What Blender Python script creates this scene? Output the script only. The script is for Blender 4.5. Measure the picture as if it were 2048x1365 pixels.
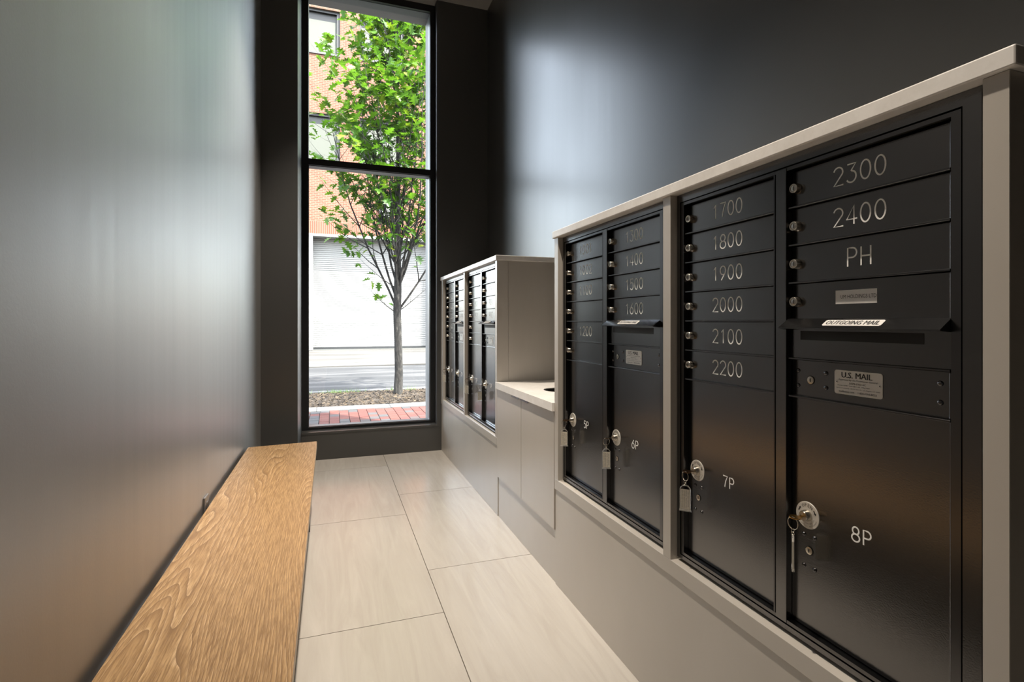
import bpy, bmesh, math, random
from mathutils import Vector, Matrix

# ------------------------------------------------------------------ scene, camera, world, sun, exposure
for o in list(bpy.data.objects):
    bpy.data.objects.remove(o, do_unlink=True)
scn = bpy.context.scene
COL = scn.collection

CAM_H = 1.2225
F_PX, YAW = 1040.0, math.atan2(360.0, 1040.0)
cd = bpy.data.cameras.new('camera')
cam = bpy.data.objects.new('camera', cd)
COL.objects.link(cam)
cam.location = (0, 0, CAM_H)
cam.rotation_euler = (math.pi / 2, 0, -YAW)
cd.sensor_width = 36.0
cd.lens = 36.0 * F_PX / 2048.0
cd.shift_y = -(682.5 - 644.0) / 2048.0
cd.clip_start = 0.02
cd.clip_end = 300
scn.camera = cam

scn.view_settings.view_transform = 'Standard'
scn.view_settings.look = 'None'
scn.view_settings.gamma = 1.0
scn.view_settings.use_curve_mapping = False
scn.view_settings.exposure = 0.0

SUN_EL, SUN_AZ = math.radians(58), math.radians(38)     # sun stands behind our building, a little to the right
world = bpy.data.worlds.new('sky')
scn.world = world
world.use_nodes = True
wn = world.node_tree
wn.nodes.clear()
wo = wn.nodes.new('ShaderNodeOutputWorld')
wb = wn.nodes.new('ShaderNodeBackground')
ws = wn.nodes.new('ShaderNodeTexSky')
ws.sky_type = 'NISHITA'
ws.sun_disc = False
ws.sun_elevation = SUN_EL
ws.sun_rotation = math.pi - SUN_AZ
ws.air_density = 1.0
ws.dust_density = 3.0
wb.inputs['Strength'].default_value = 2.1
hs = wn.nodes.new('ShaderNodeHueSaturation')      # thin summer haze: paler sky
hs.inputs['Saturation'].default_value = 0.42
wn.links.new(ws.outputs[0], hs.inputs['Color'])
wn.links.new(hs.outputs[0], wb.inputs['Color'])
wn.links.new(wb.outputs[0], wo.inputs['Surface'])

sd = bpy.data.lights.new('sun', 'SUN')
sun = bpy.data.objects.new('sun', sd)
COL.objects.link(sun)
sd.energy = 28.0
sd.color = (1.0, 0.95, 0.87)
sd.angle = math.radians(0.6)
sun_dir = Vector((-math.sin(SUN_AZ) * math.cos(SUN_EL), math.cos(SUN_AZ) * math.cos(SUN_EL), -math.sin(SUN_EL)))
sun.rotation_euler = sun_dir.to_track_quat('-Z', 'Y').to_euler()
sun.location = (4, -4, 20)

LAMP_POWER = 520.0
LAMP_COLOR = (1.0, 0.88, 0.74)

# ------------------------------------------------------------------ main dimensions (metres)
X_LEFT, X_RIGHT = -0.52, 1.44
Y_BACK, Y_PIER, Y_FRONT = 4.90, 4.42, -2.6
Z_CEIL = 4.28
X_FACE = 0.98            # front of the cabinet posts
X_BOX = 1.003            # front of the mailbox frames
WIN_L, WIN_R, Z_SILL = -0.255, 0.94, 0.2475
Y_OUT = 5.26

# ------------------------------------------------------------------ materials
MATS = {}
def mat(name, color=(.5, .5, .5), rough=.5, metal=0.0, spec=.5):
    m = bpy.data.materials.new(name)
    m.use_nodes = True
    b = m.node_tree.nodes['Principled BSDF']
    b.inputs['Base Color'].default_value = (*color, 1)
    b.inputs['Roughness'].default_value = rough
    b.inputs['Metallic'].default_value = metal
    b.inputs['Specular IOR Level'].default_value = spec
    MATS[name] = m
    return m, m.node_tree, b
def nd(nt, typ, **kw):
    n = nt.nodes.new(typ)
    for k, v in kw.items():
        if k in n.inputs:
            n.inputs[k].default_value = v
        else:
            setattr(n, k, v)
    return n
def coords(nt, scale=(1, 1, 1), rot=(0, 0, 0), jitter=False):
    tc = nd(nt, 'ShaderNodeTexCoord')
    mp = nd(nt, 'ShaderNodeMapping')
    mp.inputs['Scale'].default_value = scale
    mp.inputs['Rotation'].default_value = rot
    src = tc.outputs['Object']
    if jitter:
        oi = nd(nt, 'ShaderNodeObjectInfo')
        mul = nd(nt, 'ShaderNodeVectorMath', operation='SCALE')
        comb = nd(nt, 'ShaderNodeCombineXYZ')
        for i in range(3):
            nt.links.new(oi.outputs['Random'], comb.inputs[i])
        nt.links.new(comb.outputs[0], mul.inputs[0])
        mul.inputs['Scale'].default_value = 37.0
        add = nd(nt, 'ShaderNodeVectorMath', operation='ADD')
        nt.links.new(src, add.inputs[0])
        nt.links.new(mul.outputs[0], add.inputs[1])
        src = add.outputs[0]
    nt.links.new(src, mp.inputs['Vector'])
    return mp.outputs[0]
def noise(nt, vec, scale, detail=3, rough=.55, dist=0.0):
    n = nd(nt, 'ShaderNodeTexNoise')
    n.inputs['Scale'].default_value = scale
    n.inputs['Detail'].default_value = detail
    n.inputs['Roughness'].default_value = rough
    n.inputs['Distortion'].default_value = dist
    nt.links.new(vec, n.inputs['Vector'])
    return n.outputs['Fac']
def ramp(nt, fac, stops):
    r = nd(nt, 'ShaderNodeValToRGB')
    e = r.color_ramp.elements
    while len(e) < len(stops):
        e.new(0.5)
    for el, (p, c) in zip(e, stops):
        el.position = p
        el.color = (*c, 1) if len(c) == 3 else c
    nt.links.new(fac, r.inputs['Fac'])
    return r.outputs['Color']
def bump(nt, b, height, strength=.2, distance=.002):
    n = nd(nt, 'ShaderNodeBump')
    n.inputs['Strength'].default_value = strength
    n.inputs['Distance'].default_value = distance
    nt.links.new(height, n.inputs['Height'])
    nt.links.new(n.outputs[0], b.inputs['Normal'])
def maprange(nt, fac, a, b_, c, d):
    n = nd(nt, 'ShaderNodeMapRange')
    n.inputs[1].default_value = a; n.inputs[2].default_value = b_
    n.inputs[3].default_value = c; n.inputs[4].default_value = d
    nt.links.new(fac, n.inputs[0])
    return n.outputs[0]
def mixcol(nt, fac, a, b_, mode='MIX'):
    n = nd(nt, 'ShaderNodeMix', data_type='RGBA', blend_type=mode)
    for val, idx in ((fac, 0), (a, 6), (b_, 7)):
        if hasattr(val, 'is_linked'):
            nt.links.new(val, n.inputs[idx])
        elif isinstance(val, tuple):
            n.inputs[idx].default_value = (*val, 1)
        else:
            n.inputs[idx].default_value = val
    return n.outputs[2]

# charcoal wall paint: satin, rolled on in vertical strokes
for wname, wcol in (('wall_paint', (.042, .042, .041)), ('wall_paint_glare', (.155, .154, .152))):  # left wall copy: window glare put into a lighter colour
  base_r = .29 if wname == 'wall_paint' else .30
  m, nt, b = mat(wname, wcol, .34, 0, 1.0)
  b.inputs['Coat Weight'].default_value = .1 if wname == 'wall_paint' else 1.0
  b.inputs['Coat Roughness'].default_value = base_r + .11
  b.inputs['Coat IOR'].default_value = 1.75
  v1 = coords(nt, (9, 9, .35))
  n1 = noise(nt, v1, 2.2, 4)
  n2 = noise(nt, coords(nt), 170, 2)
  n3 = noise(nt, coords(nt, (1, 1, .5)), 1.1, 2)
  add = nd(nt, 'ShaderNodeMath', operation='ADD')
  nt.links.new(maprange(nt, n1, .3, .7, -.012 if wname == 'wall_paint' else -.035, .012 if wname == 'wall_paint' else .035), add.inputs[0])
  nt.links.new(maprange(nt, n3, .3, .7, base_r, base_r + .07), add.inputs[1])
  nt.links.new(add.outputs[0], b.inputs['Roughness'])
  bump(nt, b, n2, .12 if wname == 'wall_paint' else .22, .0011)
mat('ceiling_paint', (.30, .285, .265), .8)
# porcelain floor tile with soft diagonal veins
m, nt, b = mat('floor_tile', (.55, .5, .44), .22)
vec = coords(nt, (1, 1, 1), (0, 0, .55), jitter=True)
vs = coords(nt, (9, .9, 1), (0, 0, .45), jitter=True)
st_ = noise(nt, vs, 1.6, 5, .62, 1.2)
cn = noise(nt, vec, 2.0, 4)
c1 = ramp(nt, st_, [(.3, (.415, .385, .348)), (.5, (.455, .428, .39)), (.72, (.495, .468, .43))])
c2 = mixcol(nt, maprange(nt, cn, .35, .7, 0, .3), c1, (.415, .388, .35))
nt.links.new(c2, b.inputs['Base Color'])
nt.links.new(maprange(nt, cn, .3, .7, .19, .27), b.inputs['Roughness'])
mat('grout', (.10, .085, .07), .9)
# taupe laminate
m, nt, b = mat('laminate', (.37, .338, .302), .33, 0, 1.0)
cn = noise(nt, coords(nt, (1, 3, .6)), 3, 4)
nt.links.new(mixcol(nt, maprange(nt, cn, .3, .7, 0, 1), (.47, .435, .39), (.51, .475, .43)), b.inputs['Base Color'])
bump(nt, b, noise(nt, coords(nt), 420, 2), .08, .0006)
# black powder coat
m, nt, b = mat('black_metal', (.18, .18, .184), .20, 1.0)
bump(nt, b, noise(nt, coords(nt), 330, 2, .5), .16, .0009)
mat('black_trim', (.14, .14, .145), .22, 1.0)
mat('dark_gap', (.003, .003, .003), .9)
# engineered stone
m, nt, b = mat('quartz', (.70, .67, .63), .22)
cn = noise(nt, coords(nt), 14, 6, .7)
nt.links.new(mixcol(nt, maprange(nt, cn, .4, .62, 0, 1), (.80, .775, .74), (.87, .85, .82)), b.inputs['Base Color'])
# oak
m, nt, b = mat('oak', (.33, .21, .1), .42)
vb = coords(nt, (1, .11, 1))
n0 = noise(nt, vb, 3.1, 2, .5)
big = nd(nt, 'ShaderNodeVectorMath', operation='MULTIPLY_ADD')
cx = nd(nt, 'ShaderNodeCombineXYZ')
nt.links.new(n0, cx.inputs[0])
nt.links.new(cx.outputs[0], big.inputs[0])
big.inputs[1].default_value = (.70, 0, 0)
nt.links.new(vb, big.inputs[2])
wv = nd(nt, 'ShaderNodeTexWave', wave_type='BANDS', bands_direction='X', wave_profile='SAW')
wv.inputs['Scale'].default_value = 24.0
wv.inputs['Distortion'].default_value = 2.2
wv.inputs['Detail'].default_value = 3.0
wv.inputs['Detail Scale'].default_value = 3.5
nt.links.new(big.outputs[0], wv.inputs['Vector'])
fine = noise(nt, coords(nt, (1, .045, 1)), 260, 3, .7)
tone = noise(nt, coords(nt, (1, .25, 1)), 2.2, 3)
c1 = ramp(nt, wv.outputs['Fac'], [(0, (.20, .11, .045)), (.25, (.42, .255, .115)), (.8, (.55, .355, .175)), (1, (.70, .49, .285))])
c2 = mixcol(nt, maprange(nt, fine, .40, .66, 0, .9), c1, (.22, .122, .052))
c3 = mixcol(nt, maprange(nt, tone, .35, .7, 0, .4), c2, (.31, .18, .08))
nt.links.new(c3, b.inputs['Base Color'])
bump(nt, b, fine, .18, .0008)
nt.links.new(maprange(nt, fine, .35, .7, .36, .52), b.inputs['Roughness'])
m, nt, b = mat('oak_edge', (.62, .50, .36), .5)
# hardware
mat('nickel', (.62, .57, .49), .24, 1.0)
mat('plate_silver', (.72, .69, .64), .42, .35)
mat('brass', (.62, .36, .10), .26, 1.0)
mat('bronze', (.16, .095, .05), .3, 1.0)
mat('steel', (.48, .46, .43), .22, 1.0)
mat('hole_dark', (.004, .004, .004), .6)
mat('print_white', (.93, .92, .89), .8, 0, .1)
mat('print_black', (.012, .012, .012), .5)
m, nt, b = mat('paper', (.80, .75, .66), .7)
tl = nd(nt, 'ShaderNodeBsdfTranslucent')
tl.inputs['Color'].default_value = (.80, .75, .66, 1)
mx = nd(nt, 'ShaderNodeMixShader')
mx.inputs[0].default_value = .5
nt.links.new(b.outputs[0], mx.inputs[1])
nt.links.new(tl.outputs[0], mx.inputs[2])
nt.links.new(mx.outputs[0], nt.nodes['Material Output'].inputs['Surface'])
mat('sticker', (.74, .72, .69), .45)
m, nt, b = mat('clear_plastic', (.92, .9, .86), .08)
b.inputs['Transmission Weight'].default_value = .75
b.inputs['IOR'].default_value = 1.3
mat('grey_plastic', (.20, .19, .185), .35)
mat('dark_steel', (.02, .019, .018), .4, .3)
mat('frame_black', (.010, .011, .013), .34)
mat('frame_silver', (.26, .275, .29), .38, .25)
mat('exterior_trim', (.38, .38, .375), .6)
mat('exterior_wall', (.35, .33, .31), .8)
m, nt, b = mat('glass', (1, 1, 1), 0)
nt.nodes.remove(b)
out = nt.nodes['Material Output']
tr = nd(nt, 'ShaderNodeBsdfTransparent')
tr.inputs[0].default_value = (.97, .985, .975, 1)
gl = nd(nt, 'ShaderNodeBsdfGlossy')
gl.inputs['Roughness'].default_value = .01
fr = nd(nt, 'ShaderNodeFresnel')
fr.inputs['IOR'].default_value = 1.35
mx = nd(nt, 'ShaderNodeMixShader')
nt.links.new(fr.outputs[0], mx.inputs[0])
nt.links.new(tr.outputs[0], mx.inputs[1])
nt.links.new(gl.outputs[0], mx.inputs[2])
nt.links.new(mx.outputs[0], out.inputs['Surface'])
# street
def brick_mat(name, rot, bw, rh, c1, c2, mortar):
    m, nt, b = mat(name, c1, .85)
    vec = coords(nt, (1, 1, 1), rot)
    bt = nd(nt, 'ShaderNodeTexBrick')
    bt.inputs['Color1'].default_value = (*c1, 1)
    bt.inputs['Color2'].default_value = (*c2, 1)
    bt.inputs['Mortar'].default_value = (*mortar, 1)
    bt.inputs['Scale'].default_value = 1.0
    bt.inputs['Mortar Size'].default_value = .009
    bt.inputs['Brick Width'].default_value = bw
    bt.inputs['Row Height'].default_value = rh
    bt.inputs['Bias'].default_value = -.2
    nt.links.new(vec, bt.inputs['Vector'])
    big = noise(nt, coords(nt, (.5, .5, 1)), .9, 3)
    c = mixcol(nt, maprange(nt, big, .5, .75, 0, .35), bt.outputs['Color'], (.15, .07, .045))
    nt.links.new(c, b.inputs['Base Color'])
brick_mat('facade_brick', (math.pi / 2, 0, 0), .215, .075, (.22, .062, .030), (.27, .088, .047), (.32, .21, .15))
brick_mat('soldier_brick', (math.pi / 2, 0, 0), .085, .62, (.22, .062, .030), (.27, .088, .047), (.34, .23, .17))
mat('shutter_white', (.19, .19, .187), .55)
mat('window_blind', (.105, .115, .09), .6)
mat('window_grey', (.022, .0235, .026), .5)
mat('concrete', (.15, .15, .152), .9)
m, nt, b = mat('asphalt', (.2, .2, .21), .9)
cn = noise(nt, coords(nt, (.18, 1.0, 1)), 1.6, 3)
cf = noise(nt, coords(nt), 60, 2)
c1 = ramp(nt, cn, [(.42, (.013, .0142, .0163)), (.52, (.018, .0192, .0212)), (.6, (.07, .07, .071))])  # pale stop paints streaks of sunlight into the road colour
nt.links.new(mixcol(nt, maprange(nt, cf, .3, .7, 0, .3), c1, (.04, .04, .045)), b.inputs['Base Color'])
m, nt, b = mat('drive_concrete', (.42, .40, .37), .9)
cn = noise(nt, coords(nt, (.3, 1, 1)), .8, 4)
nt.links.new(ramp(nt, cn, [(.35, (.05, .046, .041)), (.65, (.115, .108, .099))]), b.inputs['Base Color'])
m, nt, b = mat('mulch', (.17, .11, .07), 1.0)
cf = noise(nt, coords(nt), 45, 4, .7)
nt.links.new(ramp(nt, cf, [(.3, (.016, .010, .007)), (.5, (.045, .03, .019)), (.7, (.11, .08, .052))]), b.inputs['Base Color'])
m, nt, b = mat('mulch_chip', (.3, .2, .12), 1.0)
oi = nd(nt, 'ShaderNodeNewGeometry')
nt.links.new(ramp(nt, oi.outputs['Random Per Island'], [(0, (.012, .008, .005)), (.55, (.04, .026, .016)), (1, (.15, .108, .066))]), b.inputs['Base Color'])
m, nt, b = mat('paver', (.45, .2, .14), .85)
oi = nd(nt, 'ShaderNodeObjectInfo')
c1 = ramp(nt, oi.outputs['Random'], [(0, (.105, .013, .006)), (.35, (.125, .018, .008)), (.62, (.14, .026, .013)), (.76, (.085, .026, .018)), (.80, (.036, .036, .04)), (1, (.055, .053, .056))])
nt.links.new(c1, b.inputs['Base Color'])
m, nt, b = mat('bark', (.16, .14, .12), .95)
cf = noise(nt, coords(nt, (1, 1, .28)), 34, 4, .7)
nt.links.new(ramp(nt, cf, [(.38, (.006, .005, .0045)), (.55, (.028, .025, .022)), (.72, (.13, .12, .105))]), b.inputs['Base Color'])
bump(nt, b, cf, .8, .02)
m, nt, b = mat('leaf', (.12, .30, .03), .45)
g = nd(nt, 'ShaderNodeNewGeometry')
oi = nd(nt, 'ShaderNodeObjectInfo')
ad = nd(nt, 'ShaderNodeMath', operation='ADD')
fr_ = nd(nt, 'ShaderNodeMath', operation='FRACT')
nt.links.new(g.outputs['Random Per Island'], ad.inputs[0])
nt.links.new(oi.outputs['Random'], ad.inputs[1])
nt.links.new(ad.outputs[0], fr_.inputs[0])
lc = ramp(nt, fr_.outputs[0], [(0, (.026, .085, .010)), (.4, (.06, .19, .016)), (.85, (.135, .32, .022)), (1, (.30, .36, .025))])
nt.links.new(lc, b.inputs['Base Color'])
tl = nd(nt, 'ShaderNodeBsdfTranslucent')
tcol = mixcol(nt, .5, lc, (.17, .36, .015))
nt.links.new(tcol, tl.inputs['Color'])
mx = nd(nt, 'ShaderNodeMixShader')
mx.inputs[0].default_value = .45
nt.links.new(b.outputs[0], mx.inputs[1])
nt.links.new(tl.outputs[0], mx.inputs[2])
nt.links.new(mx.outputs[0], nt.nodes['Material Output'].inputs['Surface'])
mat('grass', (.12, .22, .03), .7)
m, nt, b = mat('lamp_lens', (1, 1, 1), .5)
b.inputs['Emission Color'].default_value = (1.0, .86, .68, 1)
b.inputs['Emission Strength'].default_value = 25.0
mat('lamp_white', (.7, .7, .69), .5)

# outdoor surfaces: sunlit albedo level shared by everything across the street
def scale_colour(name, f):
    for n in MATS[name].node_tree.nodes:
        if n.type == 'VALTORGB':
            for e in n.color_ramp.elements:
                e.color = (*[c * f for c in e.color[:3]], 1)
        else:
            for i in n.inputs:
                if i.type == 'RGBA' and not i.is_linked and i.name in ('Base Color', 'Color1', 'Color2', 'Mortar', 'A', 'B'):
                    i.default_value = (*[c * f for c in list(i.default_value)[:3]], 1)
for nm in ('facade_brick', 'soldier_brick', 'window_blind', 'window_grey', 'concrete', 'asphalt', 'drive_concrete', 'mulch',
           'mulch_chip', 'paver', 'bark', 'leaf', 'grass', 'exterior_trim', 'frame_silver'):
    scale_colour(nm, .49)

# ------------------------------------------------------------------ builders
class MB:
    """collects shapes into one bmesh with material slots"""
    def __init__(self, *mats):
        self.bm = bmesh.new()
        self.mats = list(mats)
    def _mark(self, n0, mi):
        self.bm.faces.ensure_lookup_table()
        for f in self.bm.faces[n0:]:
            f.material_index = mi
    def box(self, x0, x1, y0, y1, z0, z1, mi=0, bev=0.0, seg=2):
        bm = self.bm
        n0 = len(bm.faces)
        t = bmesh.new() if bev else bm
        vs = [t.verts.new((x, y, z)) for z in (z0, z1) for y in (y0, y1) for x in (x0, x1)]
        for q in ((0, 2, 3, 1), (4, 5, 7, 6), (0, 1, 5, 4), (2, 6, 7, 3), (0, 4, 6, 2), (1, 3, 7, 5)):
            t.faces.new([vs[i] for i in q])
        if bev:
            bmesh.ops.bevel(t, geom=list(t.edges), offset=bev, segments=seg, profile=.5, affect='EDGES')
            self.merge(t)
        self._mark(n0, mi)
        return self
    def merge(self, t, mtx=None):
        vm = {}
        for v in t.verts:
            vm[v] = self.bm.verts.new(mtx @ v.co if mtx else v.co)
        for f in t.faces:
            try:
                nf = self.bm.faces.new([vm[v] for v in f.verts])
                nf.material_index = f.material_index
            except ValueError:
                pass
        t.free()
    def mesh_in(self, me, mtx, mi=0):
        n0 = len(self.bm.faces)
        vs = [self.bm.verts.new(mtx @ v.co) for v in me.vertices]
        for p in me.polygons:
            try:
                self.bm.faces.new([vs[i] for i in p.vertices])
            except ValueError:
                pass
        self._mark(n0, mi)
    def lathe_y(self, cx, cz, prof, mi=0, n=24):
        """profile of (radius, y) turned round the y axis"""
        bm = self.bm
        n0 = len(bm.faces)
        rings = []
        for r, y in prof:
            if r <= 1e-6:
                rings.append([bm.verts.new((cx, y, cz))])
            else:
                rings.append([bm.verts.new((cx + r * math.cos(2 * math.pi * i / n), y, cz + r * math.sin(2 * math.pi * i / n))) for i in range(n)])
        for a, c in zip(rings, rings[1:]):
            for i in range(n):
                j = (i + 1) % n
                if len(a) == 1 and len(c) > 1:
                    bm.faces.new((a[0], c[j], c[i]))
                elif len(c) == 1 and len(a) > 1:
                    bm.faces.new((a[i], a[j], c[0]))
                elif len(a) > 1:
                    bm.faces.new((a[i], a[j], c[j], c[i]))
        self._mark(n0, mi)
        return self
    def tube(self, pts, radii, mi=0, n=8, cap=True):
        bm = self.bm
        n0 = len(bm.faces)
        pts = [Vector(p) for p in pts]
        if not hasattr(radii, '__len__'):
            radii = [radii] * len(pts)
        rings = []
        prev = None
        for i, p in enumerate(pts):
            t = (pts[min(i + 1, len(pts) - 1)] - pts[max(i - 1, 0)]).normalized()
            up = prev if prev is not None else (Vector((0, 0, 1)) if abs(t.z) < .9 else Vector((1, 0, 0)))
            a = t.cross(up)
            if a.length < 1e-5:
                a = t.cross(Vector((0, 1, 0)))
            a.normalize()
            c = a.cross(t).normalized()
            prev = c
            rings.append([bm.verts.new(p + (a * math.cos(2 * math.pi * k / n) + c * math.sin(2 * math.pi * k / n)) * radii[i]) for k in range(n)])
        for r0, r1 in zip(rings, rings[1:]):
            for k in range(n):
                bm.faces.new((r0[k], r0[(k + 1) % n], r1[(k + 1) % n], r1[k]))
        if cap:
            bm.faces.new(rings[0][::-1])
            bm.faces.new(rings[-1])
        self._mark(n0, mi)
        return self
    def torus(self, c, R, r, axis='y', mi=0, n=28, k=8):
        bm = self.bm
        n0 = len(bm.faces)
        rings = []
        for i in range(n):
            t = 2 * math.pi * i / n
            ring = []
            for j in range(k):
                s = 2 * math.pi * j / k
                rr = R + r * math.cos(s)
                p = {'y': (rr * math.cos(t), r * math.sin(s), rr * math.sin(t)),
                     'x': (r * math.sin(s), rr * math.cos(t), rr * math.sin(t)),
                     'z': (rr * math.cos(t), rr * math.sin(t), r * math.sin(s))}[axis]
                ring.append(bm.verts.new(Vector(c) + Vector(p)))
            rings.append(ring)
        for i in range(n):
            a, d = rings[i], rings[(i + 1) % n]
            for j in range(k):
                bm.faces.new((a[j], a[(j + 1) % k], d[(j + 1) % k], d[j]))
        self._mark(n0, mi)
        return self
    def prism(self, poly, axis, a0, a1, mi=0):
        """polygon of 2-D points extruded along axis ('x': (y,z), 'y': (x,z), 'z': (x,y))"""
        bm = self.bm
        n0 = len(bm.faces)
        def P(p, a):
            return {'x': (a, p[0], p[1]), 'y': (p[0], a, p[1]), 'z': (p[0], p[1], a)}[axis]
        A = [bm.verts.new(P(p, a0)) for p in poly]
        B = [bm.verts.new(P(p, a1)) for p in poly]
        n = len(poly)
        bm.faces.new(A)
        bm.faces.new(B[::-1])
        for i in range(n):
            j = (i + 1) % n
            bm.faces.new((A[j], A[i], B[i], B[j]))
        self._mark(n0, mi)
        return self
    def ring(self, ox0, ox1, oz0, oz1, ix0, ix1, iz0, iz1, y0, y1, mi=0):
        """a flat picture-frame in the x-z plane with mitred corners"""
        O = [(ox0, oz0), (ox1, oz0), (ox1, oz1), (ox0, oz1)]
        I = [(ix0, iz0), (ix1, iz0), (ix1, iz1), (ix0, iz1)]
        for k in range(4):
            j = (k + 1) % 4
            self.prism([O[k], O[j], I[j], I[k]], 'y', y0, y1, mi)
        return self
    def mesh(self, name, smooth=False):
        bm = self.bm
        bmesh.ops.recalc_face_normals(bm, faces=list(bm.faces))
        me = bpy.data.meshes.new(name)
        bm.to_mesh(me)
        bm.free()
        for mn in self.mats:
            me.materials.append(MATS[mn])
        if smooth:
            for p in me.polygons:
                p.use_smooth = True
            try:
                me.set_sharp_from_angle(angle=math.radians(38))
            except Exception:
                pass
        return me
    def build(self, name, parent=None, smooth=False, loc=None):
        return put(name, self.mesh(name, smooth), parent, loc)

def put(name, me, parent=None, loc=None, rot=None):
    o = bpy.data.objects.new(name, me)
    COL.objects.link(o)
    if parent is not None:
        o.parent = parent
    if loc is not None:
        o.location = loc
    if rot is not None:
        o.rotation_euler = rot
    return o
def empty(name, loc, rz=0.0):
    o = bpy.data.objects.new(name, None)
    o.empty_display_size = .1
    COL.objects.link(o)
    o.location = loc
    o.rotation_euler = (0, 0, rz)
    return o
def tag(o, label, cat, group=None):
    o['label'] = label
    o['category'] = cat
    if group:
        o['group'] = group
    return o
def struct(o, label=None):
    o['kind'] = 'structure'
    if label:
        o['label'] = label
        o['category'] = o.name.split('_')[0]
    return o

# ------------------------------------------------------------------ lettering
def arc(cx, cz, rx, rz, a0, a1, n=12):
    return [(cx + rx * math.cos(math.radians(a0 + (a1 - a0) * i / n)), cz + rz * math.sin(math.radians(a0 + (a1 - a0) * i / n))) for i in range(n + 1)]
STROKES = {   # single-stroke engraved letters, height 1
    '0': [arc(.3, .5, .27, .5, 0, 360, 24)],
    '1': [[(.16, .78), (.34, 1.0), (.34, 0)]],
    '2': [arc(.3, .72, .27, .28, 165, -25, 12) + [(.04, 0), (.6, 0)]],
    '3': [[(.06, 1.0), (.54, 1.0), (.27, .62)] + arc(.28, .31, .28, .31, 85, -150, 14)],
    '4': [[(.44, 0), (.44, 1.0), (.02, .28), (.62, .28)]],
    '5': [[(.54, 1.0), (.12, 1.0), (.08, .56)] + arc(.29, .33, .27, .33, 125, -145, 14)],
    '6': [[(.46, 1.0), (.14, .58)] + arc(.3, .31, .27, .31, 150, -210, 20)],
    '7': [[(.03, 1.0), (.57, 1.0), (.36, .55), (.24, 0)]],
    '8': [arc(.3, .75, .23, .25, -90, 270, 20), arc(.3, .26, .28, .26, 90, 450, 20)],
    '9': [[(.14, 0), (.46, .42)] + arc(.3, .69, .27, .31, -30, 330, 20)],
    'P': [[(.08, 0), (.08, 1.0), (.32, 1.0)] + arc(.34, .74, .25, .26, 90, -90, 10) + [(.08, .48)]],
    'H': [[(.06, 0), (.06, 1.0)], [(.58, 0), (.58, 1.0)], [(.06, .5), (.58, .5)]],
}
STROKE_CACHE = {}
def stroke_mesh(text, h, w=.0036):
    key = (text, h)
    if key in STROKE_CACHE:
        return STROKE_CACHE[key]
    adv = .78
    total = adv * len(text) - (adv - .6)
    mb = MB('print_white')
    for i, ch in enumerate(text):
        for pl in STROKES[ch]:
            pts = [((i * adv + x - total / 2) * h, 0, (z - .5) * h) for x, z in pl]
            t = MB()
            t.tube(pts, w / 2, n=6)
            mb.merge(t.bm, Matrix.Diagonal((1, .12, 1, 1)))
    me = mb.mesh('lettering')
    STROKE_CACHE[key] = me
    return me
FONT_CACHE = {}
def font_mesh(text, size, bold=0.0):
    """built-in sans lettering as a flat mesh in the x-z plane, centred"""
    key = (text, size, bold)
    if key in FONT_CACHE:
        return FONT_CACHE[key]
    cu = bpy.data.curves.new('lettering', 'FONT')
    cu.body = text
    cu.size = size
    cu.offset = bold
    cu.align_x = 'CENTER'
    cu.align_y = 'CENTER'
    cu.resolution_u = 2
    ob = bpy.data.objects.new('lettering', cu)
    COL.objects.link(ob)
    dg = bpy.context.evaluated_depsgraph_get()
    me = bpy.data.meshes.new_from_object(ob.evaluated_get(dg))
    bpy.data.objects.remove(ob, do_unlink=True)
    me.transform(Matrix.Rotation(math.pi / 2, 4, 'X'))
    FONT_CACHE[key] = me
    return me
def text_width(me):
    xs = [v.co.x for v in me.vertices]
    return max(xs) - min(xs)
def add_text(mb, text, cx, cz, height, width, y, mi=0, bold=0.0, mtx=None):
    me = font_mesh(text, 1.0, bold)
    xs = [v.co.x for v in me.vertices]; zs = [v.co.z for v in me.vertices]
    sx = width / (max(xs) - min(xs)); sz = height / (max(zs) - min(zs))
    mx_, mz_ = (max(xs) + min(xs)) / 2, (max(zs) + min(zs)) / 2
    M = Matrix.Translation((cx, y, cz)) @ Matrix.Diagonal((sx, 1, sz, 1)) @ Matrix.Translation((-mx_, 0, -mz_))
    mb.mesh_in(me, mtx @ M if mtx else M, mi)

# ------------------------------------------------------------------ the room
# floor: grout bed with single tiles
fl = struct(MB('grout').box(X_LEFT - .2, X_RIGHT + .2, Y_FRONT - .2, Y_OUT, -.25, -.004).build('floor'))
TILE_L = 1.18
cols = [(X_LEFT, -.155, 2.552 - .39 - .39), (-.155, .445, 2.16), (.445, 1.045, 2.552), (1.045, X_RIGHT, 2.16)]
tile_cache = {}
for x0, x1, off in cols:
    k0 = int(math.floor((Y_FRONT - off) / TILE_L))
    y = off + k0 * TILE_L
    while y < Y_BACK:
        a, c = max(y, Y_FRONT), min(y + TILE_L, Y_BACK)
        if c - a > .02:
            key = (round(x1 - x0, 3), round(c - a, 3))
            if key not in tile_cache:
                g = .0017
                hw, hl = key[0] / 2 - g, key[1] / 2 - g
                tile_cache[key] = MB('floor_tile').box(-hw, hw, -hl, hl, -.009, 0).mesh('tile')
            put('tile', tile_cache[key], fl, ((x0 + x1) / 2, (a + c) / 2, 0))
        y += TILE_L
struct(MB('ceiling_paint').box(X_LEFT - .2, X_RIGHT + .2, Y_FRONT - .2, Y_OUT, Z_CEIL, Z_CEIL + .25).build('ceiling'))
struct(MB('wall_paint_glare').box(X_LEFT - .2, X_LEFT, Y_FRONT, Y_PIER, -.02, Z_CEIL).build('wall_left'))
struct(MB('wall_paint').box(X_RIGHT, X_RIGHT + .2, Y_FRONT, Y_OUT, -.02, Z_CEIL).build('wall_right'))
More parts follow.
